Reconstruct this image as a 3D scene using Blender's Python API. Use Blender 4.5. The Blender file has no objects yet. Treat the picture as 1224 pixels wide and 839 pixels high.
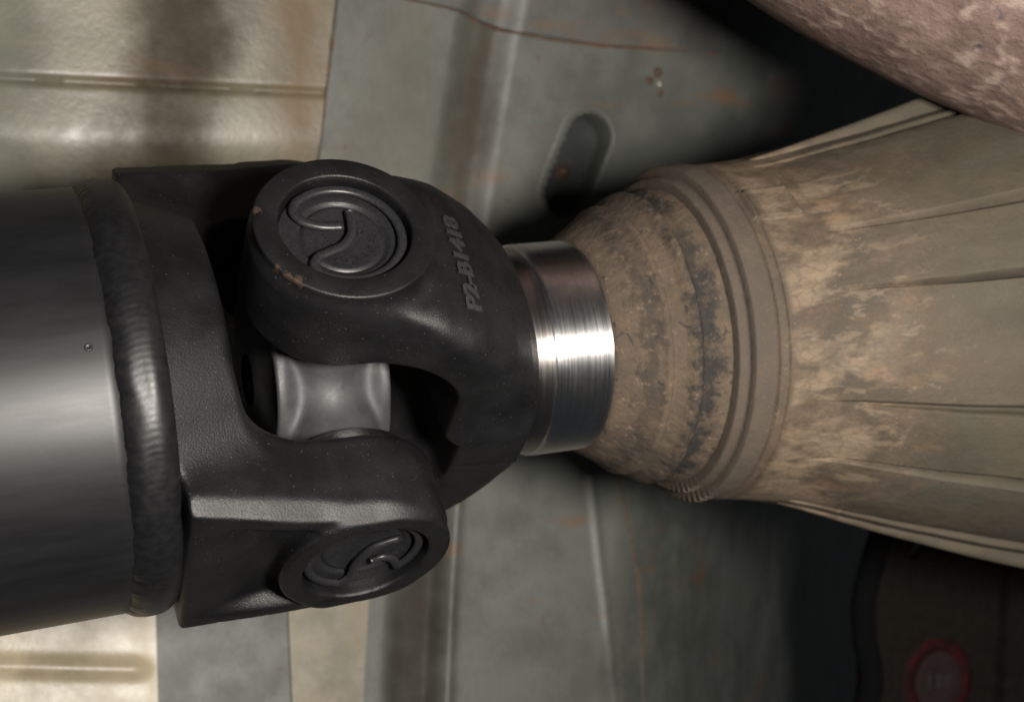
import bpy, math
import numpy as np
from mathutils import Matrix, Vector

MM = 0.001
scene = bpy.context.scene
col = scene.collection

# ------------------------------------------------------------------ camera
cam_d = bpy.data.cameras.new('camera')
cam_d.sensor_fit = 'HORIZONTAL'
cam_d.sensor_width = 36.0
cam_d.lens = 36.0 * 1766.0 / 1224.0
cam_d.clip_start = 0.01
cam_d.clip_end = 20.0
cam_d.dof.use_dof = True
cam_d.dof.focus_distance = 0.335
cam_d.dof.aperture_fstop = 17.0
cam = bpy.data.objects.new('camera', cam_d)
col.objects.link(cam)
cam.location = (0, 0, 0)
cam.rotation_euler = (math.radians(90), 0, 0)
scene.camera = cam

# ------------------------------------------------------------------ world and lamps
world = bpy.data.worlds.new('World')
scene.world = world
world.use_nodes = True
bg = world.node_tree.nodes['Background']
bg.inputs[0].default_value = (0.85, 0.93, 1.0, 1)
bg.inputs[1].default_value = 0.03

def area_lamp(name, loc, target, size, power, color):
    ld = bpy.data.lights.new(name, 'AREA')
    ld.shape = 'DISK'
    ld.size = size
    ld.energy = power
    ld.color = color
    o = bpy.data.objects.new(name, ld)
    col.objects.link(o)
    o.location = loc
    d = Vector(target) - Vector(loc)
    o.rotation_euler = d.to_track_quat('-Z', 'Y').to_euler()
    return o
area_lamp('work_lamp', (0.128, -0.010, 0.002), (-0.03, 0.42, 0.0), 0.070, 3.1, (1.0, 0.94, 0.86))

scene.view_settings.view_transform = 'Standard'
scene.view_settings.look = 'None'
scene.view_settings.exposure = 0.0
scene.view_settings.gamma = 1.0
scene.render.engine = 'CYCLES'

# ------------------------------------------------------------------ frames (millimetres, camera at the origin)
def nv(v):
    v = np.array(v, float)
    return v / np.linalg.norm(v)
C0 = np.array([-50.703, 371.29, -5.389])          # centre of the universal joint
DS = nv([.9213, .3762, .0983])                    # axis of slip yoke and transmission
DT = nv([.926, .3571, .1223])                     # axis of drive shaft
A1 = np.array([.2462, -.7602, .6013]); A1 = nv(A1 - DS * (A1 @ DS))
A2 = nv(np.cross(DT, A1))
N1 = np.cross(DS, A1)
N2 = np.cross(A2, DT)
XC = np.cross(A1, A2)
def frame(o, a, b, c):
    m = Matrix.Identity(4)
    for i in range(3):
        m[i][0], m[i][1], m[i][2], m[i][3] = a[i], b[i], c[i], o[i] * MM
    return m
F_SLIP = frame(C0, DS, A1, N1)
F_TUBE = frame(C0, DT, N2, A2)
F_CROSS = frame(C0, XC, A1, A2)

# ------------------------------------------------------------------ helpers
def tag(o, label=None, cat=None, group=None, kind=None):
    if label: o['label'] = label
    if cat: o['category'] = cat
    if group: o['group'] = group
    if kind: o['kind'] = kind
    return o

def empty(name, mtx, label=None, cat=None, kind=None):
    o = bpy.data.objects.new(name, None)
    col.objects.link(o)
    o.empty_display_size = 0.01
    o.matrix_world = mtx
    return tag(o, label, cat, None, kind)

def mesh_obj(name, verts, faces, mat, parent=None, smooth=True, mtx=None):
    """verts in mm in the frame of the parent"""
    me = bpy.data.meshes.new(name)
    v = np.asarray(verts, float) * MM
    if isinstance(faces, np.ndarray):
        n, k = faces.shape
        me.vertices.add(len(v)); me.vertices.foreach_set('co', v.ravel())
        me.loops.add(n * k); me.loops.foreach_set('vertex_index', faces.astype(np.int32).ravel())
        me.polygons.add(n)
        me.polygons.foreach_set('loop_start', np.arange(0, n * k, k, dtype=np.int32))
        me.polygons.foreach_set('loop_total', np.full(n, k, dtype=np.int32))
        me.update(calc_edges=True)
    else:
        me.from_pydata(v.tolist(), [], [tuple(f) for f in faces])
    me.validate()
    if smooth:
        me.polygons.foreach_set('use_smooth', np.ones(len(me.polygons), bool))
    me.materials.append(mat)
    me.update()
    o = bpy.data.objects.new(name, me)
    col.objects.link(o)
    if parent: o.parent = parent
    if mtx is not None: o.matrix_local = mtx
    return o

def sharp(o, deg=32):
    me = o.data
    me.set_sharp_from_angle(angle=math.radians(deg))
    return o

def grid_faces(nu, nv_, wrap_v=False):
    i = np.arange(nu - 1)[:, None]
    j = np.arange(nv_ if wrap_v else nv_ - 1)[None, :]
    j2 = (j + 1) % nv_
    a = i * nv_ + j; b = (i + 1) * nv_ + j; c = (i + 1) * nv_ + j2; d = i * nv_ + j2
    return np.stack([a, b, c, d], -1).reshape(-1, 4)

def lathe(prof, n=96, axis='x'):
    """prof: list of (position along axis, radius)"""
    p = np.array(prof, float)
    t = np.linspace(0, 2 * math.pi, n, endpoint=False)
    X = np.repeat(p[:, 0:1], n, 1); R = np.repeat(p[:, 1:2], n, 1)
    Y = R * np.cos(t); Z = R * np.sin(t)
    if axis == 'x': v = np.stack([X, Y, Z], -1)
    elif axis == 'y': v = np.stack([Z, X, Y], -1)
    else: v = np.stack([Y, Z, X], -1)
    return v.reshape(-1, 3), grid_faces(len(p), n, True)

def dense(prof, step=1.0):
    out = [prof[0]]
    for a, b in zip(prof[:-1], prof[1:]):
        m = max(1, int(math.hypot(b[0] - a[0], b[1] - a[1]) / step))
        for k in range(1, m + 1):
            out.append((a[0] + (b[0] - a[0]) * k / m, a[1] + (b[1] - a[1]) * k / m))
    return out

def catmull(pts, sub=8):
    P = np.array(pts, float)
    P = np.vstack([2 * P[0] - P[1], P, 2 * P[-1] - P[-2]])
    out = []
    for i in range(1, len(P) - 2):
        for k in range(sub):
            t = k / sub
            a, b, c, d = P[i - 1], P[i], P[i + 1], P[i + 2]
            out.append(.5 * (2 * b + (c - a) * t + (2 * a - 5 * b + 4 * c - d) * t * t + (3 * b - a - 3 * c + d) * t ** 3))
    out.append(P[-2])
    return np.array(out)

def sweep(path, radius, n=14, caps=True, disp=None):
    P = np.array(path, float)
    R = np.broadcast_to(np.asarray(radius, float), (len(P),))
    T = np.gradient(P, axis=0); T /= np.linalg.norm(T, axis=1)[:, None]
    up = np.array([0, 0, 1.0]) if abs(T[0][2]) < .8 else np.array([0, 1.0, 0])
    u = nv(np.cross(T[0], up)); rings = []
    ang = np.linspace(0, 2 * math.pi, n, endpoint=False)
    for i in range(len(P)):
        u = nv(u - T[i] * (u @ T[i])); w = np.cross(T[i], u)
        rr = R[i] if disp is None else R[i] + disp[i]
        rings.append(P[i] + np.outer(np.cos(ang) * rr, u) + np.outer(np.sin(ang) * rr, w))
    v = np.array(rings).reshape(-1, 3)
    f = grid_faces(len(P), n, True).tolist()
    if caps:
        f.append(list(range(n))[::-1]); f.append([(len(P) - 1) * n + k for k in range(n)])
    return v, f

def box(x0, x1, y0, y1, z0, z1):
    v = [(x, y, z) for x in (x0, x1) for y in (y0, y1) for z in (z0, z1)]
    f = [(0, 1, 3, 2), (4, 6, 7, 5), (0, 4, 5, 1), (2, 3, 7, 6), (0, 2, 6, 4), (1, 5, 7, 3)]
    return v, f

# value noise
def _hash(ix, iy, iz, seed):
    h = (ix * 374761393 + iy * 668265263 + iz * 2147483647 + seed * 1274126177) & 0xFFFFFFFF
    h = ((h ^ (h >> 13)) * 1274126177) & 0xFFFFFFFF
    return ((h ^ (h >> 16)) & 0xFFFF) / 65535.0
def vnoise(x, y, z, seed=0):
    x, y, z = np.broadcast_arrays(np.asarray(x, float), np.asarray(y, float), np.asarray(z, float))
    fx, fy, fz = np.floor(x), np.floor(y), np.floor(z)
    ix, iy, iz = (a.astype(np.int64) for a in (fx, fy, fz))
    tx, ty, tz = x - fx, y - fy, z - fz
    tx, ty, tz = (t * t * (3 - 2 * t) for t in (tx, ty, tz))
    r = 0
    for a in (0, 1):
        for b in (0, 1):
            for c in (0, 1):
                w = (tx if a else 1 - tx) * (ty if b else 1 - ty) * (tz if c else 1 - tz)
                r = r + w * _hash(ix + a, iy + b, iz + c, seed)
    return r * 2 - 1
def fbm(x, y, z, oct=4, seed=0):
    r = 0; a = 1; t = 0
    for k in range(oct):
        r = r + a * vnoise(x * 2 ** k, y * 2 ** k, z * 2 ** k, seed + k); t += a; a *= .5
    return r / t

# signed distance helpers
def smin(a, b, k):
    h = np.maximum(k - np.abs(a - b), 0) / k
    return np.minimum(a, b) - h * h * k * .25
def smax(a, b, k): return -smin(-a, -b, k)
def sstep(a, b, x):
    t = np.clip((x - a) / (b - a), 0, 1)
    return t * t * (3 - 2 * t)
def rbox2(x, y, hx, hy, r):
    qx = np.abs(x) - hx + r; qy = np.abs(y) - hy + r
    return np.hypot(np.maximum(qx, 0), np.maximum(qy, 0)) + np.minimum(np.maximum(qx, qy), 0) - r

def surface_nets(fn, lo, hi, h):
    ax = [np.arange(lo[i], hi[i] + h, h) for i in range(3)]
    V = fn(ax[0][:, None, None], ax[1][None, :, None], ax[2][None, None, :])
    S = V < 0
    nx, ny, nz = V.shape
    cnt = np.zeros((nx - 1, ny - 1, nz - 1), np.int8)
    off = [(a, b, c) for a in (0, 1) for b in (0, 1) for c in (0, 1)]
    sl = lambda o, n: slice(o, n - 1 + o)
    for o in off:
        cnt += S[sl(o[0], nx), sl(o[1], ny), sl(o[2], nz)]
    act = (cnt > 0) & (cnt < 8)
    I = np.argwhere(act)
    idx = -np.ones(act.shape, np.int64); idx[act] = np.arange(len(I))
    P = np.zeros((len(I), 3)); N = np.zeros(len(I))
    for o in off:
        for d in range(3):
            if o[d]: continue
            o2 = list(o); o2[d] = 1
            va = V[I[:, 0] + o[0], I[:, 1] + o[1], I[:, 2] + o[2]]
            vb = V[I[:, 0] + o2[0], I[:, 1] + o2[1], I[:, 2] + o2[2]]
            m = (va < 0) != (vb < 0)
            t = np.where(m, va / np.where(m, va - vb, 1), 0)
            pt = np.tile(np.array(o, float), (len(I), 1)); pt[:, d] = t
            P += pt * m[:, None]; N += m
    P = (P / N[:, None] + I) * h + np.array([a[0] for a in ax])
    F = []
    for d in range(3):
        a, b = (d + 1) % 3, (d + 2) % 3
        s0 = [slice(None)] * 3; s1 = [slice(None)] * 3
        s0[d] = slice(0, -1); s1[d] = slice(1, None)
        ch = S[tuple(s0)] != S[tuple(s1)]
        E = np.argwhere(ch)
        E = E[(E[:, a] > 0) & (E[:, b] > 0) & (E[:, a] < V.shape[a] - 1) & (E[:, b] < V.shape[b] - 1)]
        def cell(da, db):
            q = E.copy(); q[:, a] -= da; q[:, b] -= db
            return idx[q[:, 0], q[:, 1], q[:, 2]]
        Q = np.stack([cell(1, 1), cell(0, 1), cell(0, 0), cell(1, 0)], -1)
        flip = ~S[E[:, 0], E[:, 1], E[:, 2]]
        Q[flip] = Q[flip][:, ::-1]
        F.append(Q)
    F = np.concatenate(F)
    e = .05
    for _ in range(3):
        x, y, z = P.T
        v = fn(x, y, z)
        g = np.stack([fn(x + e, y, z) - fn(x - e, y, z), fn(x, y + e, z) - fn(x, y - e, z), fn(x, y, z + e) - fn(x, y, z - e)], -1) / (2 * e)
        g2 = np.maximum((g * g).sum(1), .2)
        st = -(v / g2)[:, None] * g
        ln = np.linalg.norm(st, axis=1)[:, None]
        P = P + st * np.minimum(1, .5 * h / np.maximum(ln, 1e-9))
    return P, F

# ------------------------------------------------------------------ materials
class NT:
    def __init__(self, name):
        self.m = bpy.data.materials.new(name); self.m.use_nodes = True
        self.t = self.m.node_tree; self.b = self.t.nodes['Principled BSDF']
        self.tc = self.t.nodes.new('ShaderNodeTexCoord').outputs['Object']
    def link(self, a, b): self.t.links.new(a, b)
    def val(self, sock, v):
        if hasattr(v, 'is_linked') or hasattr(v, 'links'): self.link(v, sock)
        elif isinstance(v, (tuple, list)): sock.default_value = (*v, 1) if len(v) == 3 and sock.type == 'RGBA' else v
        else: sock.default_value = v
    def noise(self, scale, detail=5, rough=.55, vec=None, dist=0.0):
        n = self.t.nodes.new('ShaderNodeTexNoise')
        n.inputs['Scale'].default_value = scale; n.inputs['Detail'].default_value = detail
        n.inputs['Roughness'].default_value = rough; n.inputs['Distortion'].default_value = dist
        self.link(vec if vec is not None else self.tc, n.inputs['Vector'])
        return n.outputs['Fac']
    def voro(self, scale, vec=None):
        n = self.t.nodes.new('ShaderNodeTexVoronoi'); n.inputs['Scale'].default_value = scale
        self.link(vec if vec is not None else self.tc, n.inputs['Vector'])
        return n.outputs['Distance']
    def mapping(self, scale=(1, 1, 1), loc=(0, 0, 0), rot=(0, 0, 0)):
        n = self.t.nodes.new('ShaderNodeMapping')
        n.inputs['Scale'].default_value = scale; n.inputs['Location'].default_value = loc; n.inputs['Rotation'].default_value = rot
        self.link(self.tc, n.inputs['Vector']); return n.outputs[0]
    def ramp(self, fac, lo, hi, a=0.0, b=1.0, smooth=True):
        n = self.t.nodes.new('ShaderNodeMapRange')
        n.interpolation_type = 'SMOOTHSTEP' if smooth else 'LINEAR'
        n.inputs['From Min'].default_value = lo; n.inputs['From Max'].default_value = hi
        n.inputs['To Min'].default_value = a; n.inputs['To Max'].default_value = b
        self.val(n.inputs['Value'], fac); return n.outputs['Result']
    def math(self, op, a, b=0.0, clamp=False):
        n = self.t.nodes.new('ShaderNodeMath'); n.operation = op; n.use_clamp = clamp
        self.val(n.inputs[0], a); self.val(n.inputs[1], b); return n.outputs[0]
    def mix(self, fac, a, b):
        n = self.t.nodes.new('ShaderNodeMix'); n.data_type = 'RGBA'
        self.val(n.inputs[0], fac); self.val(n.inputs[6], a); self.val(n.inputs[7], b); return n.outputs[2]
    def sep(self, vec=None):
        n = self.t.nodes.new('ShaderNodeSeparateXYZ'); self.link(vec if vec is not None else self.tc, n.inputs[0]); return n.outputs
    def dist(self, p):
        n = self.t.nodes.new('ShaderNodeVectorMath'); n.operation = 'DISTANCE'
        self.link(self.tc, n.inputs[0]); n.inputs[1].default_value = [c * MM for c in p]; return n.outputs['Value']
    def bump(self, h, dist, strength=1.0, prev=None):
        n = self.t.nodes.new('ShaderNodeBump'); n.inputs['Strength'].default_value = strength; n.inputs['Distance'].default_value = dist
        self.link(h, n.inputs['Height'])
        if prev is not None: self.link(prev, n.inputs['Normal'])
        return n.outputs[0]
    def set(self, color=None, rough=None, metal=None, normal=None, spec=None, aniso=None):
        b = self.b
        if color is not None: self.val(b.inputs['Base Color'], color)
        if rough is not None: self.val(b.inputs['Roughness'], rough)
        if metal is not None: self.val(b.inputs['Metallic'], metal)
        if normal is not None: self.link(normal, b.inputs['Normal'])
        if spec is not None: self.val(b.inputs['Specular IOR Level'], spec)
        if aniso is not None: self.val(b.inputs['Anisotropic'], aniso)
        return self.m

def mat_cast(name, base=(.0075, .0075, .0083), rough=.42, grain=.00016, chips=()):
    n = NT(name)
    a = n.noise(1900, 5, .7); b = n.noise(90, 4); s = n.noise(2600, 2)
    c = n.mix(n.ramp(b, .3, .7), tuple(x * .8 for x in base), tuple(x * 1.35 for x in base))
    speck = n.ramp(n.noise(1500, 1), .735, .76)
    c = n.mix(n.math('MULTIPLY', speck, .35), c, (.14, .135, .13))
    r = n.ramp(b, .25, .75, rough - .05, rough + .1)
    for p, rad in chips:
        edge = n.math('ADD', n.dist(p), n.ramp(n.noise(700, 5, .7), .2, .8, -.0016, .0016))
        k = n.ramp(edge, rad * MM * 1.15, rad * MM * .75)
        c = n.mix(k, c, n.mix(n.noise(1200, 3), (.03, .019, .014), (.075, .048, .034)))
    nn = n.bump(a, grain, .7)
    nn = n.bump(b, .00025, .3, nn)
    return n.set(c, r, 0.0, nn, .45)

M_YOKE = mat_cast('black_forged_paint', chips=[((-17.9, 55.0, 10.0), 1.0), ((-16.2, 54.9, 12.8), 1.1), ((-14.2, 55.0, 14.9), 1.1), ((-18.8, 55.2, -6.5), .8)])
M_TYOKE = mat_cast('black_forged_shaft_paint', rough=.41)

def mat_tube():
    n = NT('satin_black_tube_paint')
    st = n.noise(220, 4, .6, n.mapping((.18, 1, 1), rot=(0.5, 0.3, 0.7)))
    a = n.noise(1800, 3)
    c = n.mix(n.ramp(st, .3, .7), (.0075, .0075, .0085), (.0105, .0105, .012))
    r = n.ramp(st, .25, .75, .42, .48)
    return n.set(c, r, 0, n.bump(a, .000015, .25), .62)
M_TUBE = mat_tube()

def mat_weld():
    n = NT('painted_weld_bead')
    a = n.noise(420, 4)
    c = n.mix(n.ramp(a, .3, .7), (.0075, .0075, .0085), (.011, .011, .012))
    return n.set(c, n.ramp(a, .2, .8, .36, .46), 0, n.bump(n.noise(1500, 3), .00004, .5), .42)
M_WELD = mat_weld()

def mat_steel(name, base, rough, ring=4200, bump=.00002, patch=True):
    n = NT(name)
    x = n.sep()[0]
    lines = n.noise(1.0, 3, .6, n.mapping((ring, 25, 25)))
    bl = n.noise(110, 4, .6)
    c = n.mix(n.ramp(bl, .35, .7), base, tuple(v * .78 for v in base))
    r = n.ramp(lines, .25, .75, rough - .06, rough + .08)
    r = n.math('ADD', r, n.ramp(bl, .4, .75, 0, .10)) if patch else r
    tg = n.t.nodes.new('ShaderNodeTangent'); tg.direction_type = 'RADIAL'; tg.axis = 'X'
    n.link(tg.outputs[0], n.b.inputs['Tangent'])
    n.b.inputs['Anisotropic Rotation'].default_value = .25
    return n.set(c, r, 1.0, n.bump(lines, bump, .6), aniso=.8)
M_POLISH = mat_steel('polished_steel', (.66, .66, .66), .31)
M_TURNED = mat_steel('turned_steel', (.42, .39, .37), .36, ring=2600, bump=.00004)

def mat_cross():
    n = NT('grey_phosphate_steel')
    a = n.noise(160, 4); b = n.noise(1500, 3)
    c = n.mix(n.ramp(a, .3, .7), (.058, .058, .061), (.085, .085, .089))
    return n.set(c, n.ramp(b, .2, .8, .5, .6), .4, n.bump(b, .00003, .5))
M_CROSS = mat_cross()

def mat_plain(name, color, rough, metal=0.0, grain=1200, amp=.00006):
    n = NT(name)
    a = n.noise(grain, 4)
    c = n.mix(n.ramp(a, .3, .7), tuple(v * .8 for v in color), tuple(v * 1.2 for v in color))
    return n.set(c, rough, metal, n.bump(a, amp, .6))
M_CAP = mat_plain('dark_bearing_cap', (.016, .016, .0178), .42)
M_SNAP = mat_plain('black_spring_wire', (.02, .02, .022), .38)
M_SEALRING = mat_plain('bright_seal_metal', (.45, .45, .45), .3, 1.0)
M_BLACK = mat_plain('black_rubber', (.005, .005, .0055), .95)
M_BLACK.node_tree.nodes['Principled BSDF'].inputs['Specular IOR Level'].default_value = .08

def mat_dirt(name, kind):
    n = NT(name)
    x, y, z = n.sep()
    big = n.noise(38, 5, .6); mid = n.noise(190, 6, .65); fine = n.noise(1300, 5, .7)
    c = n.mix(n.ramp(big, .3, .72), (.112, .082, .057), (.066, .052, .039))
    c = n.mix(n.math('MULTIPLY', n.ramp(mid, .42, .72), .55), c, (.155, .113, .077))
    c = n.mix(n.math('MULTIPLY', n.ramp(mid, .44, .25), .55), c, (.075, .056, .042))
    c = n.mix(n.math('MULTIPLY', n.ramp(n.noise(700, 4, .7), .56, .68), .55), c, (.055, .043, .034))
    c = n.mix(n.math('MULTIPLY', n.ramp(n.noise(520, 4, .7), .60, .72), .6), c, (.26, .195, .135))
    if kind == 'ring':
        c = n.mix(.55, c, (.088, .074, .062))
    if kind == 'seal':
        # bare dark rubber showing through the caked dust in rings
        for pos, wid, amt in ((-17.9, 5.6, 1.0), (-31, 4.2, .6)):
            dx = n.math('ABSOLUTE', n.math('ADD', x, -pos * MM))
            dx = n.math('ADD', dx, n.ramp(n.noise(260, 6, .7), .2, .8, -.0035, .0045))
            k = n.math('MULTIPLY', n.ramp(dx, wid * MM, wid * MM * .2), amt)
            k = n.math('MULTIPLY', k, n.ramp(n.noise(45, 3), .30, .5))
            c = n.mix(k, c, (.030, .027, .0245))
        crk = n.math('MULTIPLY', n.ramp(n.noise(230, 2, .5, None, 1.5), .66, .70), .7)
        c = n.mix(crk, c, (.03, .026, .024))
        sp = n.ramp(n.noise(900, 2), .68, .74)
        c = n.mix(n.math('MULTIPLY', sp, .6), c, (.05, .045, .04))
    if kind == 'housing':
        # dust thins out along the casting, bare aluminium oxide shows behind
        grey = n.math('ADD', n.ramp(x, .004, .07), n.ramp(big, .3, .7, -.2, .2), True)
        al = n.mix(n.ramp(n.noise(120, 5, .6, n.mapping((.25, 1, 1))), .3, .7), (.098, .083, .058), (.070, .061, .045))
        al = n.mix(n.ramp(n.noise(45, 4), .5, .75), al, (.078, .077, .060))
        c = n.mix(grey, c, al)
        # dried splashes, pale scale with dark gaps
        wet = n.noise(190, 7, .7, n.mapping((.28, 1.25, 1.25)), .25)
        band = n.math('MULTIPLY', n.ramp(x, -.001, .006), n.ramp(x, .052, .030))
        vo = n.t.nodes.new('ShaderNodeTexVoronoi'); vo.feature = 'DISTANCE_TO_EDGE'; vo.inputs['Scale'].default_value = 1.0
        mp = n.mapping((190, 380, 380)); n.link(mp, vo.inputs['Vector'])
        gap = n.ramp(n.math('ADD', vo.outputs['Distance'], n.ramp(n.noise(900, 3), .2, .8, -.06, .06)), .10, .02)
        scm = n.math('MULTIPLY', n.math('MULTIPLY', n.ramp(n.noise(70, 4, .6, n.mapping((.5, 1, 1))), .46, .58), n.ramp(x, .0015, .004)), n.ramp(x, .040, .018))
        c = n.mix(n.math('MULTIPLY', scm, .55), c, (.30, .225, .155))
        c = n.mix(n.math('MULTIPLY', n.math('MULTIPLY', gap, scm), .3), c, (.06, .045, .034))
        k = n.math('MULTIPLY', n.math('MULTIPLY', n.ramp(wet, .53, .62), band), .3)
        c = n.mix(k, c, (.34, .26, .18))
        k2 = n.math('MULTIPLY', n.math('MULTIPLY', n.ramp(wet, .47, .38), band), .4)
        c = n.mix(k2, c, (.065, .048, .034))
        k3 = n.math('MULTIPLY', n.math('MULTIPLY', n.ramp(n.noise(95, 5, .65, n.mapping((.35, 1.2, 1.2))), .56, .68), band), .28)
        c = n.mix(k3, c, (.24, .125, .062))
    r = n.ramp(mid, .3, .7, .72, .95) if kind != 'housing' else n.ramp(mid, .3, .7, .55, .8)
    nn = n.bump(mid, .0004, .55); nn = n.bump(fine, .0003, .8, nn)
    return n.set(c, r, 0, nn, .35)
M_SEAL = mat_dirt('dust_caked_seal', 'seal')
M_RING = mat_dirt('dust_caked_ring', 'ring')
M_HOUSE = mat_dirt('dusty_cast_aluminium', 'housing')

def mat_rustpipe():
    n = NT('flaking_rusty_steel')
    a = n.noise(60, 5, .6); b = n.noise(300, 6, .7); v = n.noise(170, 3, .5, n.mapping((.9, 1.2, 1)))
    c = n.mix(n.ramp(a, .3, .7), (.165, .112, .095), (.265, .185, .155))
    c = n.mix(n.math('MULTIPLY', n.ramp(v, .5, .68), .75), c, (.42, .32, .27))
    c = n.mix(n.ramp(b, .64, .72), c, (.42, .22, .10))
    c = n.mix(n.ramp(n.noise(120, 4), .62, .75), c, (.075, .06, .07))
    nn = n.bump(v, .0012, .7); nn = n.bump(b, .0010, .7, nn)
    return n.set(c, n.ramp(b, .3, .7, .4, .7), .1, nn, .5)
M_PIPE = mat_rustpipe()

def mat_sheet(name, base, stain_tones=(), rust=.5, rough=.36, spec=.42):
    """painted sheet steel: p (along) = object x, q (up) = object z"""
    n = NT(name)
    x, y, z = n.sep()
    a = n.noise(14, 5, .6); b = n.noise(90, 5, .6); f = n.noise(500, 4, .6)
    c = n.mix(n.ramp(a, .3, .7), tuple(v * .85 for v in base), tuple(v * 1.12 for v in base))
    c = n.mix(n.math('MULTIPLY', n.ramp(b, .45, .75), .45), c, (base[0] * 1.05, base[1] * .92, base[2] * .72))
    gr = n.math('MULTIPLY', n.ramp(n.noise(30, 6, .68),   .42, .66), .7)
    c = n.mix(gr, c, tuple(v * .5 for v in base))
    tot = None
    for (p0, q0, dp, dq, slope, colr, amt) in stain_tones:
        px = n.math('ADD', x, n.math('MULTIPLY', z, -slope))
        k1 = n.math('ABSOLUTE', n.math('ADD', px, -p0 * MM))
        k1 = n.math('ADD', k1, n.ramp(n.noise(22, 4, .55), .2, .8, -dp * .4 * MM, dp * .4 * MM))
        k1 = n.ramp(k1, dp * 1.2 * MM, 0.0)
        k2 = n.math('ABSOLUTE', n.math('ADD', z, -q0 * MM))
        k2 = n.ramp(k2, dq * MM, dq * .4 * MM)
        k = n.math('MULTIPLY', n.math('MULTIPLY', k1, k2), amt)
        k = n.math('MULTIPLY', k, n.ramp(n.noise(70, 5, .6), .25, .7, .7, 1.0))
        c = n.mix(k, c, colr)
        tot = k if tot is None else n.math('MAXIMUM', tot, k)
    rs = n.math('MULTIPLY', n.ramp(n.noise(1.0, 4, .6, n.mapping((24, 40, 62), rot=(0, .5, 0))), .585, .72), rust * .8)
    c = n.mix(rs, c, (.15, .082, .048))
    sp = n.math('MULTIPLY', n.ramp(n.noise(170, 3), .70, .76), rust * .8)
    c = n.mix(sp, c, (.10, .055, .034))
    return n.set(c, n.ramp(b, .3, .7, rough + .10, rough + .18), 0, n.bump(f, .0002, .4), spec if tot is None else n.ramp(tot, 0, .8, spec, .05))
M_FLOOR = mat_sheet('blue_grey_floor_paint', (.118, .126, .112),
                    stain_tones=[(27, 90, 13, 90, .118, (.062, .050, .036), .85), (27, -100, 11, 90, .118, (.040, .034, .027), .95), (0, 80, 26, 70, .1, (.17, .155, .125), .5), (110, 30, 60, 110, .2, (.075, .08, .074), .7)], rust=.8)  # last entry: broad darker tone towards the right
M_BEIGE = mat_sheet('beige_floor_paint', (.205, .184, .132),
                    stain_tones=[(-78, 100, 27, 95, .12, (.040, .031, .022), .9), (-26, 100, 15, 60, 0, (.19, .125, .065), .6), (-118, 80, 24, 90, 0, (.17, .185, .15), .7)], rust=.35, rough=.22, spec=.5)
M_CREAM = mat_sheet('cream_floor_paint', (.46, .395, .275), rust=.5, rough=.24, spec=.5)
M_UPPER = mat_sheet('upper_floor_paint', (.105, .108, .098), rust=.8)
def mat_rustline():
    n = NT('edge_rust')
    a = n.noise(45, 5, .7); b = n.noise(400, 4, .6)
    c = n.mix(n.ramp(b, .3, .7), (.07, .04, .028), (.17, .08, .045))
    c = n.mix(n.ramp(a, .48, .62), c, (.10, .095, .085))
    return n.set(c, .85, 0, n.bump(b, .0004, .6))
M_RUST = mat_rustline()
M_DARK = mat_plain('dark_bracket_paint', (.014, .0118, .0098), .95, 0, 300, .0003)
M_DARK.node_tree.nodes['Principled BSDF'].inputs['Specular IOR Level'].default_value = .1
def mat_print():
    n = NT('faded_red_print')
    k = n.ramp(n.noise(160, 6, .75), .40, .58)
    return n.set(n.mix(k, (.05, .007, .009), (.016, .009, .008)), .95, 0, spec=.1)
M_RED = mat_print()
M_REDDARK = mat_plain('faded_red_backing', (.018, .008, .008), .95, 0, 300, .0001)
M_PALE = mat_plain('faded_pale_print', (.024, .021, .019), .9, 0, 400, .00005)

# ------------------------------------------------------------------ underbody floor (setting)
# sheet frame: x along the tunnel (receding to the right), y away from camera, z up
SP = nv([.926, .377, 0]); SN = np.array([-SP[1], SP[0], 0.0])
F_SHEET = frame(np.array([-50, 505., 0]), SP, SN, np.array([0, 0, 1.]))

def floor_y(p, q):
    """depth offset away from the camera"""
    y = -16 * (q / 130.0) ** 2
    pc = 26.7 + .118 * q                                       # pressed channel
    d = p - pc
    y = y + (3.0 + 1.5 * (1 - sstep(-60, 0, q))) * sstep(-12, -3, d) * (1 - sstep(3 + 2 * (1 - sstep(-60, 0, q)), 13 - 3.5 * (1 - sstep(-60, 0, q)), d))
    y = y - 1.8 * np.exp(-((d - 11.8) / 1.9) ** 2) * (1 - sstep(-60, 0, q))
    pf = 107.6 + .23 * q                                       # where the sheet turns away
    t = np.maximum(p - pf, 0)
    sl = .5 + .28 * (1 - sstep(-20, 40, q))
    y = y + sl * (np.sqrt(t * t + 1300) - 36) + .3 * (np.sqrt(t * t + 16) - 4)
    y = y - .9 * np.exp(-((p - (86.5 - .058 * (q + 85))) / 1.5) ** 2) * (1 - sstep(-30, 0, q))
    y = y + .5 * fbm(p / 40, q / 40, 0, 3, 5)
    return y
# slot
def slot_d(p, q):
    a = np.array([81.5, 76.5]); b = np.array([74.0, 56.5])
    ba = b - a
    t = np.clip(((p - a[0]) * ba[0] + (q - a[1]) * ba[1]) / (ba @ ba), 0, 1)
    return np.hypot(p - a[0] - t * ba[0], q - a[1] - t * ba[1]) - 9.3

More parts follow.
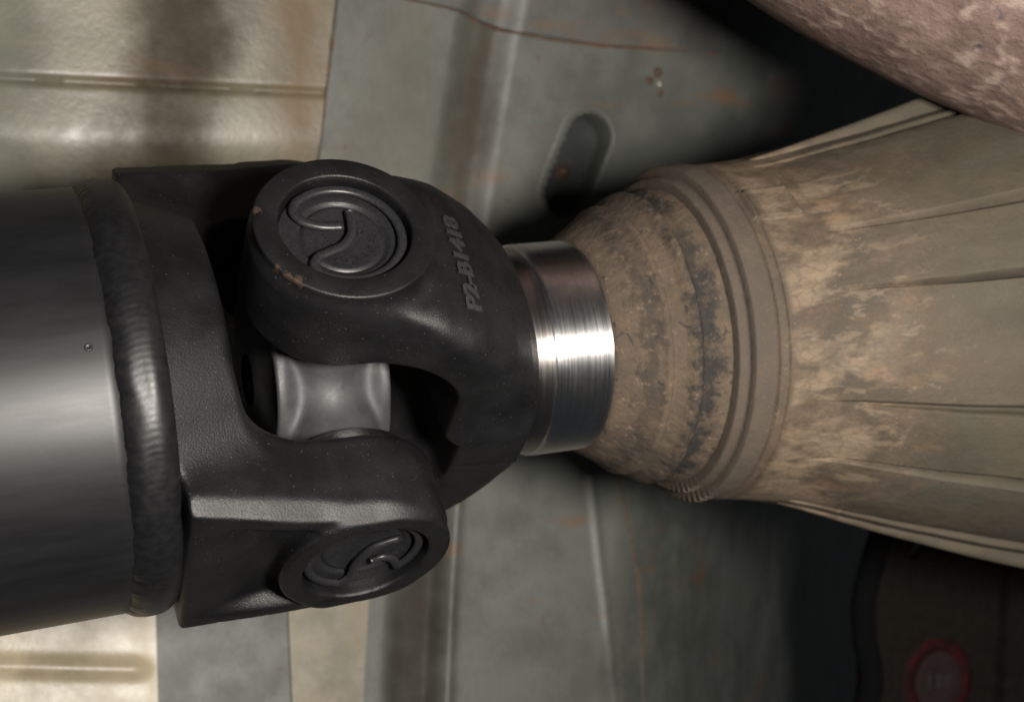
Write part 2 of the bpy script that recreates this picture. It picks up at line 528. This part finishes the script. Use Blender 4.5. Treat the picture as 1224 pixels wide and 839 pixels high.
floor_root = empty('underbody', F_SHEET, kind='structure')
p_ = np.concatenate([np.arange(-320, 300, 1.0), np.arange(300, 900, 6.0)]); q_ = np.arange(-240, 240, 1.0)
PP, QQ = np.meshgrid(p_, q_, indexing='ij')
YY = floor_y(PP, QQ)
sd = slot_d(PP, QQ)
YY = YY + 26 * sstep(-2.5, -9, PP - (-23.5 + .095 * (QQ - 20))) * sstep(19, 30, QQ)          # the floor drops behind the overlapping panel
ff = grid_faces(len(p_), len(q_))
ff = ff[sd.reshape(-1)[ff].max(1) > .3]                       # open slot
mesh_obj('floor_sheet', np.stack([PP, YY, QQ], -1).reshape(-1, 3), ff, M_FLOOR, floor_root)
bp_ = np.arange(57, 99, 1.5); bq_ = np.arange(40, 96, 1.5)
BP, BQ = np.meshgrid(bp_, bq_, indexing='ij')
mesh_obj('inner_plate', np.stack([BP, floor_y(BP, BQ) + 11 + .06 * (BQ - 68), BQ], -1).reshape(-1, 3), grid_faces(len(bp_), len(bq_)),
         mat_sheet('shaded_inner_paint', (.016, .019, .0185), rust=.3), floor_root)  # near-black base paints the shade inside the slot

def patch(name, inside, p0, p1, q0, q1, lift, mat, step=1.0, thick=1.4, extra=None):
    """overlapping sheet following the floor: p limits may depend on q"""
    qs = np.arange(q0, q1 + step, step); m = int((p1(0) - p0(0)) / step)
    u = np.linspace(0, 1, m)
    A = np.array([[p0(q) + (p1(q) - p0(q)) * t for q in qs] for t in u])
    B = np.repeat(qs[None, :], m, 0)
    if inside is not None: B = inside(A, B)
    Y = floor_y(A, B) * 1.0 - lift
    if extra is not None: Y = Y + extra(A, B)
    nq = len(qs)
    top = np.stack([A, Y, B], -1).reshape(-1, 3)
    bot = np.stack([A, Y + thick, B], -1).reshape(-1, 3)
    f = grid_faces(m, nq).tolist(); k = len(top)
    f += [[c + k for c in q][::-1] for q in grid_faces(m, nq).tolist()]
    rim = [i * nq for i in range(m)] + [(m - 1) * nq + j for j in range(1, nq)] + [i * nq + nq - 1 for i in range(m - 2, -1, -1)] + [j for j in range(nq - 2, 0, -1)]
    for a, b in zip(rim, rim[1:] + rim[:1]): f.append([a, b, b + k, a + k])
    return sharp(mesh_obj(name, np.vstack([top, bot]), f, mat, floor_root), 50)

def beadA(p, q):
    qc = 85.5 + .02 * p
    y = 1.3 * np.exp(-((q - qc) / 1.2) ** 2)
    q1 = q - (67.5 + .045 * (p + 70))
    return y - .04 * q1 + .16 * (np.sqrt(q1 * q1 + 14) - 3.7)
patch('overlap_panel', None, lambda q: -320., lambda q: -23.5 + .095 * (q - 20), 18, 150, 6.0, M_BEIGE, .6, 1.5, beadA)
def beadC(p, q):
    return -1.7 * np.exp(-((q + 97.5 + .1 * (p + 100)) / 2.6) ** 2) * sstep(-72, -80, p)
patch('corner_panel', None, lambda q: -320., lambda q: -72., -180, -30, 2.6, M_CREAM, .7, 1.4, beadC)
def lowedge(A, B): return B
patch('side_panel', None, lambda q: -29., lambda q: 8.5 + .118 * q, -240, -40, 1.8, mat_sheet('warm_floor_paint', (.25, .226, .17), rust=.3), 1.2, 1.3)
def upmap(A, B):
    low = np.interp(A, [10, 28, 50, 83, 131], [118, 116, 110.5, 108.5, 109.5])
    t = (B - B.min()) / (B.max() - B.min())
    return low + t * (240 - low)
patch('upper_panel', upmap, lambda q: -8., lambda q: 131., 110, 240, 2.4, M_UPPER, 1.2, 1.4)

def seam(name, pts, r, mat):
    P = catmull(pts, 10)
    Y = floor_y(P[:, 0], P[:, 1])
    path = np.stack([P[:, 0], Y + P[:, 2], P[:, 1]], -1)
    rr = r * (1 + .5 * fbm(P[:, 0] / 3, P[:, 1] / 3, 0, 2, 9))
    v, f = sweep(path, rr, 8)
    return mesh_obj(name, v, f, mat, floor_root)
seam('rust_seam', [(-12, 135, -.6), (-13.6, 119, -1.4), (-16.4, 90, -3.8), (-18.8, 65, -5.8), (-21, 40, -5.4)], .55, M_RUST)
seam('rust_seam', [(9, 118, -1.4), (28, 116, -.2), (50, 110.3, -1.2), (83, 108.2, -1.4), (131, 109.2, -1.4)], .4, M_RUST)
seam('rust_seam', [(94, -38, .2), (98, -60, .2), (101.5, -74, .2), (105, -93, .2), (105.5, -140, .2)], .5, M_RUST)

def slot_lip():
    a = np.array([81.5, 76.5]); b = np.array([74.0, 56.5])
    d = (b - a) / np.linalg.norm(b - a); base_ang = math.atan2(-d[1], -d[0])
    pts = []
    for cen, st in ((a, base_ang - math.pi / 2), (b, base_ang + math.pi / 2)):
        for k in range(25):
            t = st + math.pi * k / 24
            pts.append((cen, np.array([math.cos(t), math.sin(t)])))
    rows = []
    for off, dy in ((2.6, .05), (2.2, -.1), (.6, -.15), (-.2, .1), (-.6, 1.0), (-.7, 12.0)):
        rows.append([np.array([c[0] + (9.3 + off) * e[0], float(floor_y(np.array(c[0] + (9.3 + off) * e[0]), np.array(c[1] + (9.3 + off) * e[1]))) + dy, c[1] + (9.3 + off) * e[1]]) for c, e in pts])
    v = np.array(rows).reshape(-1, 3)
    mesh_obj('slot_lip', v, grid_faces(6, len(pts), True), M_FLOOR, floor_root)
slot_lip()

# rusty spot-weld stud on the floor and bolt in the slot
def rust_mat_spot(): 
    return mat_plain('rusted_stud', (.10, .058, .042), .6, .3, 900, .0005)
M_STUD = rust_mat_spot()
def stud(name, p, q, dy, r, mat):
    t = np.linspace(0, 2 * math.pi, 24, endpoint=False)
    y0 = float(floor_y(np.array(p), np.array(q))) + dy
    prof = [(0.6, r * 1.7), (0, r * 1.5), (-.5, r), (-1.6, r * .8), (-2.0, r * .3), (-2.05, .02)]
    rows = []
    for yy, rr in prof:
        rj = rr * (1 + .22 * fbm(np.cos(t) * 1.5, np.sin(t) * 1.5, yy, 2, 3))
        rows.append(np.stack([p + rj * np.cos(t), np.full_like(t, y0 + yy), q + rj * np.sin(t)], -1))
    return mesh_obj(name, np.array(rows).reshape(-1, 3), grid_faces(len(prof), 24, True), mat, floor_root)
stud('weld_stud', 108, 97, 1.0, 1.3, mat_plain('bright_stud', (.55, .50, .45), .35, .8, 900, .0004))
stud('weld_stud', 107, 101, .9, 1.9, M_STUD)
stud('weld_stud', 104, 98, 1.5, 2.0, M_STUD)
stud('weld_stud', 108.6, 94, 1.6, 1.7, M_STUD)
stud('weld_stud', 76.5, 65.5, 10.8, 1.8, M_STUD)

# ------------------------------------------------------------------ drive shaft
shaft = empty('drive_shaft', F_TUBE, 'black painted drive shaft tube with welded forked yoke at its end', 'drive shaft')
v, f = lathe([(-50.5, 47)] + [(-50.5 - 4 * k, 50.8) for k in range(0, 12)] + [(-110 - 20 * k, 50.8) for k in range(0, 26)] + [(-630, 48), (-630, 1)], 160)
mesh_obj('tube', v, f, M_TUBE, shaft)

# weld bead: rippled ring
nt = 1600; th = np.linspace(0, 2 * math.pi, nt, endpoint=False)
us = np.linspace(0, 1, 34)
rows = []
for u in us:
    edge = .55 * fbm(np.cos(th) * 16, np.sin(th) * 16, 3, 3, 11) + .12 * np.abs(np.sin(th * 60 + 3 * fbm(np.cos(th) * 5, np.sin(th) * 5, 1, 2, 2)))
    s = -52.8 + 11.4 * u - edge * (1 - u) ** 2
    w = (u - .5) * 2
    prof = 2.5 * (1 - np.abs(w) ** 2.6) ** .85 - .3
    prof = prof + .4 * fbm(np.cos(th) * 3, np.sin(th) * 3, u * 2, 2, 21) * (1 - w * w)
    rip = np.sin(th * 210 + 9.0 * (1 - w * w) + 4.0 * w + 2.2 * fbm(np.cos(th) * 9, np.sin(th) * 9, u, 2, 7))
    prof = prof + .010 * rip * (1 + .9 * vnoise(np.cos(th) * 14, np.sin(th) * 14, u * 2, 55)) * (1 - w * w) ** .5
    r = 50.4 + prof
    rows.append(np.stack([s, r * np.cos(th), r * np.sin(th)], -1))
mesh_obj('weld_bead', np.array(rows).reshape(-1, 3), grid_faces(len(us), nt, True), M_WELD, shaft)

LC = 55.4
def sd_tube_yoke(x, y, z):
    az = np.abs(z); ay = np.abs(y)
    rr = np.hypot(x, y)
    w = 20.5 + np.clip(-x, 0, 60) * (8.5 / 46)
    dy = np.where(x < 0, ay - w, rr - 20.5)
    zo = 50.6 + 3.6 * sstep(-46, -8, x)
    inner = 1 - sstep(w - 9.5, w - 5.5, ay)
    zo = zo - 4.2 * sstep(-40, -19, x) * inner
    ear = smax(dy, az - zo, 1.6)
    ear = smax(ear, -x - 41.0 - 0 * y, 1.5)
    boss = smax(rr - 20.5, az - LC, .9)
    ear = smin(ear, boss, 2.6)
    zc = np.interp(x, [-46, -8, 0, 30], [50.8, 54.6, LC, LC])
    off = np.interp(x, [-46, -12, 2, 12, 30], [2.6, 2.5, 1.5, .45, .3])
    cham = dy * .88 + (az - zc) * .47 + off * .9
    ear = smax(ear, cham, .5)
    base = smax((np.hypot(y, z) - np.interp(x, [-60, -42, -24], [47.5, 47.5, 40.5])) * .9, np.abs(x + 38.5) - 13.5, 2.0)
    d = smin(ear, base, 6.0)
    throat = rbox2(x - 75, z + 0 * x, 100.5, 32.5, 14)
    d = smax(d, -throat, 3.0)
    bore = rr - 15.1
    d = smax(d, -smax(bore, 25 - az, .5), .7)
    return d + 0 * x * y * z
P, F = surface_nets(sd_tube_yoke, (-52, -50, -57), (22, 50, 57), .75)
mesh_obj('yoke', P, F, M_TYOKE, shaft)
# tiny pip in the tube paint
a = math.radians(30)
v, f = lathe([(-.1, .9), (.25, .8), (.28, .5), (.05, .25), (.0, .02)], 16, 'z')
def tube_pt(s, ang, r): return np.array([s, r * math.cos(ang), r * math.sin(ang)])
pa = math.radians(22)
base = np.array(v)
e_r = np.array([0, math.cos(pa), math.sin(pa)]); e_t = np.array([0, -math.sin(pa), math.cos(pa)]); e_x = np.array([1., 0, 0])
v = tube_pt(-57.0, pa, 50.8) + base[:, 0:1] * e_x + base[:, 1:2] * e_t + base[:, 2:3] * e_r
mesh_obj('paint_pip', v, f, M_TUBE, shaft)

# ------------------------------------------------------------------ slip yoke
slip = empty('slip_yoke', F_SLIP, 'black forged slip yoke with raised part number and bright polished barrel', 'slip yoke')
def sd_slip(x, y, z):
    ay = np.abs(y); az = np.abs(z)
    rr = np.hypot(x, z)
    w = 20.5 + 7.0 * sstep(0, 30, x)
    dz = np.where(x > 0, az - w, rr - 20.5)
    yo = np.interp(x, [-30, 8, 18, 26, 33, 40, 46, 50, 53, 60], [50.5, 50.5, 49.6, 47.2, 43.4, 38.4, 33.2, 29.6, 27.6, 26])
    slope = np.interp(x, [-30, 10, 26, 40, 50, 60], [1, 1, .93, .82, .8, .9])
    out = (ay - yo) * slope
    k = 2.0 + 7.0 * sstep(8, 26, x)
    h = np.maximum(k - np.abs(dz - out), 0) / k
    ear = np.maximum(dz, out) + h * h * k * .25
    rad = np.hypot(y, z)
    ro = np.interp(x, [-30, 20, 30, 40, 46, 50, 56], [60, 52.5, 48.5, 41.5, 35.5, 30.0, 27])
    ear = smax(ear, (rad - ro) * .85, 5.0)
    boss = smax(rr - 20.5, ay - (LC - .25), 1.1)
    ear = smin(ear, boss, 3.5)
    neck = smax(rad - 29.2, np.abs(x - 40) - 9.6, 2.2)
    d = smin(ear, neck, 4.0)
    d = d - .28 * np.exp(-((y + 6.0 + .12 * (x - 30)) / .45) ** 2) * sstep(30, 33, x) * (z > 0) * sstep(14, 18, z)
    d = smax(d, x - 49.8, 1.6)
    led = 3.6 * (1 - sstep(2.2, 3.6, y))
    throat = rbox2(x + 70 - led * sstep(10, 30, x), y + 0 * x, 97.5, 30.5, 14)
    throat = smax(throat, -(y + 30.5 - .62 * np.clip(x - 10, 0, 40)) * .86, 3.0)
    d = smax(d, -throat, 2.2)
    d = smax(d, -smax(rr - 15.1, 25 - ay, .5), .7)
    return d + 0 * x * y * z
P, F = surface_nets(sd_slip, (-22, -57, -34), (52, 57, 34), .7)
mesh_obj('yoke', P, F, M_YOKE, slip)
def boss_ring(parent, mat, axis, sgn, r=20.62):
    pr = [(LC - 6, 15.12), (LC - .5, 15.12), (LC - .12, 15.3), (LC, 15.6), (LC + .02, 17.5), (LC, r - .55), (LC - .13, r - .15), (LC - .45, r), (LC - 1.6, r - .1), (LC - 3.4, r - .5)]
    v, f = lathe([(a * sgn, b) for a, b in pr], 160, axis)
    return mesh_obj('bearing_boss', v, f if sgn > 0 else f[:, ::-1], mat, parent)
boss_ring(slip, M_YOKE, 'y', 1); boss_ring(slip, M_YOKE, 'y', -1)
v, f = lathe(dense([(46, 26.0), (49.2, 26.6), (50.2, 27.0), (53.6, 27.1), (54.6, 27.3), (55.6, 27.6)], .6), 160)
mesh_obj('turned_step', v, f, M_TURNED, slip)
v, f = lathe(dense([(55.0, 26.9), (55.4, 27.75), (56.0, 28.05), (56.6, 28.1), (72, 28.1), (120, 28.1), (120, 20)], 1.5), 200)
mesh_obj('barrel', v, f, M_POLISH, slip)

def slip_surface(x, z, y0=70.0):
    y = np.full_like(x, y0)
    for _ in range(90): y = y - sd_slip(x, y, z) * .8
    return y
def text_mesh(body, size, bold=.0, extr=.0004):
    cu = bpy.data.curves.new('lettering_curve', 'FONT')
    cu.body = body; cu.size = size; cu.offset = bold; cu.extrude = extr; cu.resolution_u = 4
    cu.bevel_depth = extr * .3; cu.bevel_resolution = 1
    o = bpy.data.objects.new('lettering_curve', cu); col.objects.link(o)
    bpy.context.view_layer.update()
    me = bpy.data.meshes.new_from_object(o.evaluated_get(bpy.context.evaluated_depsgraph_get()))
    bpy.data.objects.remove(o)
    V = np.array([vv.co[:] for vv in me.vertices]); Fc = [list(p.vertices) for p in me.polygons]
    bpy.data.meshes.remove(me)
    return V, Fc
V, Fc = text_mesh('P2-B1418', 5.4, .10, .42)
u = V[:, 0] * 28.5 / V[:, 0].max(); vv = V[:, 1] * 1.05
X = 29.6 - vv + .07 * u; Z = 19.0 - u
Y = slip_surface(X, Z)
P = np.stack([X, Y + V[:, 2] * .9 + .12, Z], -1)
mesh_obj('raised_lettering', P, Fc, mat_plain('highlight_lettering_paint', (.03, .03, .032), .25), slip, smooth=False)  # lighter colour stands in for highlights on the raised letters

# ------------------------------------------------------------------ universal joint cross
cross = empty('universal_joint', F_CROSS, 'grey steel universal joint cross with snap ringed bearing caps between the forks', 'universal joint')
def sd_cross(x, y, z):
    ry = np.hypot(x, z); rz = np.hypot(x, y)
    a = smin(smax(ry - 12.5, np.abs(y) - 31, 1.0), smax(rz - 12.5, np.abs(z) - 31, 1.0), 15.0)
    dia = (np.abs(y) + np.abs(z)) * .7071
    rad = np.hypot(y, z)
    core = smax(rad - (18.6 + 3.6 * sstep(6.5, 12.5, np.abs(x))), np.abs(x) - 14.0, .8)
    d = smin(a, core, 4.0)
    d = d - .12 * np.exp(-((x - 1.2) / .35) ** 2) * (rad < 23)
    return d + 0 * x * y * z
P, F = surface_nets(sd_cross, (-16, -33, -33), (16, 33, 33), .6)
mesh_obj('cross_body', P, F, M_CROSS, cross)

def rotm(a, b, c):
    m = Matrix.Identity(4)
    for i in range(3): m[i][0], m[i][1], m[i][2] = a[i], b[i], c[i]
    return m
X_, Y_, Z_ = (1, 0, 0), (0, 1, 0), (0, 0, 1)
# cap frame: local x along shaft, local y along the other arm, local z out of the cap
def neg(t): return tuple(-c for c in t)
CAPM = [rotm(X_, neg(Z_), Y_), rotm(X_, Y_, Z_), rotm(X_, Z_, neg(Y_)), rotm(X_, neg(Y_), neg(Z_))]
capprof = dense([(30.5, 12.6), (30.5, 15.05), (50.9, 15.05), (51.5, 14.5), (51.5, 11.0)], .8) + [(51.35, 10.6), (50.9, 10.2), (50.7, 9.7), (51.15, 9.2), (51.25, 8.6), (51.1, 8.2), (51.1, 4), (51.1, .02)]
sealprof = [(28.5, 12.5), (28.5, 16.4), (29.0, 17.0), (31.2, 17.0), (31.9, 16.4), (31.9, 15.0)]
def snap_path(kind):
    R = 13.35; a0, a1 = (math.radians(-138), math.radians(132)) if kind == 0 else (math.radians(-38), math.radians(262))
    if kind == 0:
        # coordinates: x along the shaft, y = -n1 ; ring open on the -x side
        A = [(R * math.cos(t), R * math.sin(t)) for t in np.linspace(math.radians(-127), math.radians(131), 60)]
        start = [(-1.9, 2.6 - 3.4), (-5.0, 2.6 - 5.2)]
        lower = [(3.0, 6.2), (2.5, 2.4), (1.6, -.6), (-.8, -3.3), (-4.0, -4.7), (-7.2, -6.0), (-8.8, -8.3)]
        upper = [(-9.9, 7.4), (-8.6, 4.7), (-5.6, 3.1), (-3.0, 2.5), (.4, 2.3)]
        return catmull(lower + A + upper, 4)
    A = [(R * math.cos(t), R * math.sin(t)) for t in np.linspace(math.radians(-42), math.radians(254), 60)]
    first = [(2.9, -4.6), (5.2, -3.4), (7.8, -4.8), (9.2, -7.4)]
    last = [(-1.6, -10.0), (-1.0, -4.0), (1.6, 1.6), (4.5, 3.4), (8.3, 4.6)]
    return catmull(first + A + last, 4)
caps = []
for i, m in enumerate(CAPM):
    if i < 2 or True:
        v, f = lathe(capprof, 96, 'z')
        c = sharp(mesh_obj('bearing_cap', v, f, M_CAP, cross, mtx=m), 40)
        v, f = lathe(sealprof, 72, 'z')
        s = sharp(mesh_obj('cap_seal', v, f, M_SEALRING if i == 1 else M_BLACK, c), 40)
        P2 = snap_path(0 if i % 2 == 0 else 1)
        path = np.stack([P2[:, 0], P2[:, 1], np.full(len(P2), 52.9)], -1)
        v, f = sweep(path, 1.15, 12)
        v[:, 2] = 52.6 + (v[:, 2] - 52.9) * .7
        mesh_obj('snap_ring', v, f, M_SNAP, c)
        caps.append(c)
# small raised letters on the front cap
def cap_text(body, size, x, y, rot, parent, z=51.1, ht=.25):
    V, Fc = text_mesh(body, size, .02, ht)
    V[:, 0] -= (V[:, 0].max() + V[:, 0].min()) / 2
    ca, sa = math.cos(rot), math.sin(rot)
    P = np.stack([x + V[:, 0] * ca - V[:, 1] * sa, y + V[:, 0] * sa + V[:, 1] * ca, z + V[:, 2]], -1)
    mesh_obj('stamped_mark', P, Fc, M_CAP, parent, smooth=False)
# worn stamped characters along the lower edge of the cap, no longer legible
for k, bars in enumerate([((0, 0, 1.1, .35), (0, .8, .5, .35)), ((-.4, .3, .35, 1.5), (.3, .9, .8, .35), (.3, 0, .8, .35)), ((0, .4, .35, 1.6),), ((0, .4, .35, 1.5),), ((-.35, .4, .35, 1.4), (.4, .5, .35, 1.2), (0, .9, .9, .3)), ((0, 1.0, 1.1, .3), (0, .1, 1.1, .3))]):
    a = math.radians(-112 + 19 * k)
    er = np.array([math.cos(a), math.sin(a)]); et = np.array([-er[1], er[0]])
    V = []; Fc = []
    for (cx, cy, w, h) in bars:
        bv, bf = box(cx - w / 2, cx + w / 2, cy - h / 2, cy + h / 2, 51.0, 51.38)
        Fc += [[q + len(V) for q in ff_] for ff_ in bf]
        for (x, y, z) in bv:
            pt = er * 7.3 - er * y * .8 + et * x * .8
            V.append((pt[0], pt[1] + .4, z))
    mesh_obj('stamped_mark', V, Fc, M_CAP, caps[0], smooth=False)
for k in range(3):
    v, f = box(-3.9 + .25 * k, -1.2 + .25 * k, .2 - .85 * k - .25, .2 - .85 * k + .2, 51.0, 51.5)
    mesh_obj('stamped_mark', v, f, M_CAP, caps[0], smooth=False)
V, Fc = text_mesh('D', 2.4, .02, .25)
mesh_obj('stamped_mark', np.stack([3.6 + V[:, 0], .4 + V[:, 1], 51.1 + V[:, 2]], -1), Fc, M_CAP, caps[0], smooth=False)

# ------------------------------------------------------------------ transmission tail housing
S0 = 110.0
F_TAIL = frame(C0 + DS * S0, DS, A1, N1)
tail = empty('transmission_tail_housing', F_TAIL, 'dust caked ribbed cast tail housing that the polished barrel slides into', 'transmission housing')
def ring_grid(name, S, prof, mat, nt=720, amp=.5, freq=6, seed=1, extra=None, cx=None):
    th = np.linspace(0, 2 * math.pi, nt, endpoint=False)
    SS, TH = np.meshgrid(S, th, indexing='ij')
    R = prof(SS, TH)
    Y0, Z0 = R * np.cos(TH), R * np.sin(TH)
    R = R + amp * fbm(SS / freq, Y0 / freq, Z0 / freq, 5, seed)
    if extra is not None: R = R + extra(SS, TH)
    Y, Z = R * np.cos(TH), R * np.sin(TH)
    if cx is not None:
        o = cx(SS); Y = Y + o[0]; Z = Z + o[1]
    return mesh_obj(name, np.stack([SS - S0, Y, Z], -1).reshape(-1, 3), grid_faces(len(S), nt, True), mat, tail)
# seal boot
sp = [(71.2, 27.6), (71.6, 28.9), (73, 30.0), (77, 32.6), (81, 35.2), (82.4, 36.6), (83.4, 36.5), (84.4, 36.0), (87, 37.6), (88.6, 39.4), (89.8, 40.0), (90.8, 39.4), (91.6, 38.0), (92.6, 37.9), (94.4, 39.0), (96.5, 40.0), (98.2, 40.4), (99.2, 39.9), (100, 38.6), (101, 38.2)]
sa = np.array(sp)
ring_grid('dust_seal', np.concatenate([[71.2, 71.4, 71.6, 72.2], np.arange(73, 101.1, .3)]), lambda s, t: np.interp(s, sa[:, 0], sa[:, 1]), M_SEAL, 1100, .26, 6, 3, lambda s, t: .13 * fbm(s / 1.3, 38 * np.cos(t) / 1.3, 38 * np.sin(t) / 1.3, 3, 41))
rp = np.array([(97.0, 38.0), (98.5, 39.0), (98.7, 42.8), (99.0, 43.2), (100.9, 43.4), (101.2, 42.9), (101.5, 42.9), (101.65, 45.8), (102.0, 46.3), (104.0, 46.5), (107.4, 46.7), (108.2, 46.4), (108.6, 45.0), (111, 44.4)])
def knurl(s, t):
    win = np.exp(-((t - math.radians(118)) / .16) ** 2)
    return .5 * np.sin(t * 95) * win * ((s > 97.5) & (s < 104))
ring_grid('flange_ring', np.concatenate([[97.0, 97.15, 97.4], np.arange(97.6, 111, .12)]), lambda s, t: np.interp(s, rp[:, 0], rp[:, 1]), M_RING, 900, .12, 4, 8, knurl)
hp = np.array([(106, 43.0), (108.4, 45.2), (109.0, 46.2), (110.4, 46.8), (110.9, 45.8), (111.3, 45.9), (111.7, 46.7), (120, 47.6), (128, 48.8), (134, 50.2), (160, 57.2), (203, 68.5), (300, 92), (420, 118)])
RIBS = [(-30, 2.2, 8, -1), (6, 1.5, 6, -1), (25, 1.1, 4, -1), (60, 1.2, 3.2, -1), (82, 1.4, 6, -1), (112, 2.0, 9, -1), (150, 2, 8, -1), (190, 2, 8, -1), (230, 2, 8, -1), (275, 2, 8, -1)]
STARTS = {-30: 122, 6: 128, 25: 130, 60: 122, 82: 122, 112: 128}
def ribs(s, t):
    out = 0
    td = np.degrees(t)
    for a, w, dep, sg in RIBS:
        st = STARTS.get(a, 125)
        d = (td - a + 180) % 360 - 180
        ramp = np.clip((s - st) / 62, 0, 1.2)
        ww = 1.6 * w * (.35 + .65 * np.clip(ramp * 1.2, 0, 1))
        g = np.where(d < 0, np.clip(1 + d / (1.5 * ww), 0, 1) ** 1.5, 1 - sstep(0, .55, d))
        out = out - 2.0 * dep * ramp * g
        out = out + .7 * ramp * sstep(0, .6, d) * (1 - sstep(3, 12, d))
    # raised cast pad near the ring
    pad = (1 - sstep(123.2, 124.4, s + 2.0 * 0)) * sstep(109.5, 111, s)
    dd = td.copy(); dd = (dd + 180) % 360 - 180
    out = out + 1.3 * pad * sstep(-15, -13, dd) * (1 - sstep(-1.5, -.4, dd))
    return out
def drop(s):
    k = np.interp(s, [104, 130, 160, 190, 420], [0, 1.8, 4.3, 6.0, 12.0])
    # drop toward image-down
    return (-.60 * k, .79 * k)
ring_grid('housing', np.concatenate([np.arange(106, 114, .2), np.arange(114, 140, .5), np.arange(140, 260, 1.0), np.arange(260, 421, 4.0)]), lambda s, t: np.interp(s, hp[:, 0], hp[:, 1]), M_HOUSE, 1600, .16, 7, 14, ribs, drop)
# fin above the housing running back under the exhaust
def fin(t_deg, s0, s1, h0, h1, thick):
    ss = np.linspace(s0, s1, 40); rows = []
    for s in ss:
        r0 = np.interp(s, hp[:, 0], hp[:, 1]) - 4
        k = (s - s0) / (s1 - s0)
        hgt = 4 + h0 + (h1 - h0) * k
        a = math.radians(t_deg); er = np.array([0, math.cos(a), math.sin(a)]); et = np.array([0, -math.sin(a), math.cos(a)])
        o = drop(np.array(s)); cen = np.array([s - S0, float(o[0]), float(o[1])])
        w = thick * .5 * (1 + .12 * math.sin(s * .7))
        sec = [(0, -w), (hgt * .8, -w * .9), (hgt * .97, -w * .5), (hgt, 0), (hgt * .97, w * .5), (hgt * .8, w * .9), (0, w)]
        rows.append([cen + er * (r0 + a_) + et * b_ for a_, b_ in sec])
    v = np.array(rows).reshape(-1, 3)
    f = grid_faces(40, 7, True).tolist() + [list(range(7)), [39 * 7 + k for k in range(6, -1, -1)]]
    return mesh_obj('rib', v, f, M_HOUSE, tail)
fin(-40, 126, 330, .3, 16, 3.4)
fin(119, 128, 330, .3, 12, 3.4)

# ------------------------------------------------------------------ exhaust pipe
def cam_pt(u, v, d): return np.array([(u - 612) / 1766 * d, d, (419.5 - v) / 1766 * d])
F_EX = frame(cam_pt(1150, -100, 400), (1, 0, 0), (0, 1, 0), (0, 0, 1))
ex = empty('exhaust_pipe', F_EX, 'rusty brown flaking exhaust pipe crossing above the tail housing', 'exhaust pipe')
path = catmull([np.array(p, float) for p in [(-152, -32, 328), (-99, 0, 152), (-48, 0, 51), (35, 3, 0), (136, 8, -22), (272, 19, -45), (480, 48, -77)]], 14)
rad = 60.0
n_ = 220
ang = np.linspace(0, 2 * math.pi, n_, endpoint=False)
disp = np.array([.55 * fbm(path[i, 0] / 9 + 0 * ang, np.cos(ang) * 4 + path[i, 1] / 9, np.sin(ang) * 4 + path[i, 2] / 9, 4, 77) for i in range(len(path))])
v, f = sweep(path, rad, n_, True, disp)
mesh_obj('pipe', v, f, M_PIPE, ex)

# ------------------------------------------------------------------ bracket with round sticker, behind the housing
F_BR = frame(np.array([164., 614., -116.]), nv([.90, .43, 0]), nv([-.43, .90, 0]), (0, 0, 1))
br = empty('crossmember_bracket', F_BR, 'dark dusty crossmember bracket in the shade below the tail housing', 'bracket')
outline = [(-17, 70), (-14, 30), (-20, 8), (-22, -10), (-24, -60), (60, -60), (60, 70), (22, 70), (20, 44), (4, 28), (1, 30), (12, 46), (10, 70)]
def extrude(poly, y0, y1):
    n = len(poly)
    v = [(x, y0, z) for x, z in poly] + [(x, y1, z) for x, z in poly]
    f = [list(range(n))[::-1], [n + k for k in range(n)]] + [[k, (k + 1) % n, n + (k + 1) % n, n + k] for k in range(n)]
    return v, f
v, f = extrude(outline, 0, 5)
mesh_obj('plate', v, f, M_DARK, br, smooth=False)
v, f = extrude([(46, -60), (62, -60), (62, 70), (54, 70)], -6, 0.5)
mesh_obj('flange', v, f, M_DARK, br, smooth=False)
stk = empty('round_sticker', F_BR @ Matrix.Translation((.0165, -.0006, -.0225)), 'faded red ringed round sticker on the dark bracket', 'sticker')
def disc(name, r0, r1, y, mat, sx=1.0):
    t = np.linspace(0, 2 * math.pi, 64, endpoint=False); rows = []
    prof = [(r0, y + .3), (r0, y), (r1, y), (r1, y + .3)]
    for r, yy in prof: rows.append(np.stack([r * sx * np.cos(t), np.full_like(t, yy), r * np.sin(t)], -1))
    mesh_obj(name, np.array(rows).reshape(-1, 3), grid_faces(4, 64, True), mat, stk, smooth=False)
disc('backing', .05, 18.5, .2, M_REDDARK)
disc('red_ring', 12.6, 18.2, -.1, M_RED)
for k, (x, w) in enumerate([(-6.0, 2.2), (-1.4, 3.0), (3.6, 2.4)]):
    v, f = box(x, x + w, -.15, .15, -3.0 + k * .4, 4.0 - k)
    mesh_obj('pale_print', v, f, M_PALE, stk, smooth=False)
F_HO = frame(np.array([133., 604., -164.]), (1, 0, 0), (0, 1, 0), (0, 0, 1))
ho = empty('rubber_hose', F_HO, 'black rubber hose hanging beside the dark bracket', 'hose')
path = catmull([(6, 0, -60), (7, 0, -10), (10, -2, 15), (14, 0, 30), (11, 0, 48), (12, 2, 66), (22, 4, 100), (30, 6, 140)], 10)
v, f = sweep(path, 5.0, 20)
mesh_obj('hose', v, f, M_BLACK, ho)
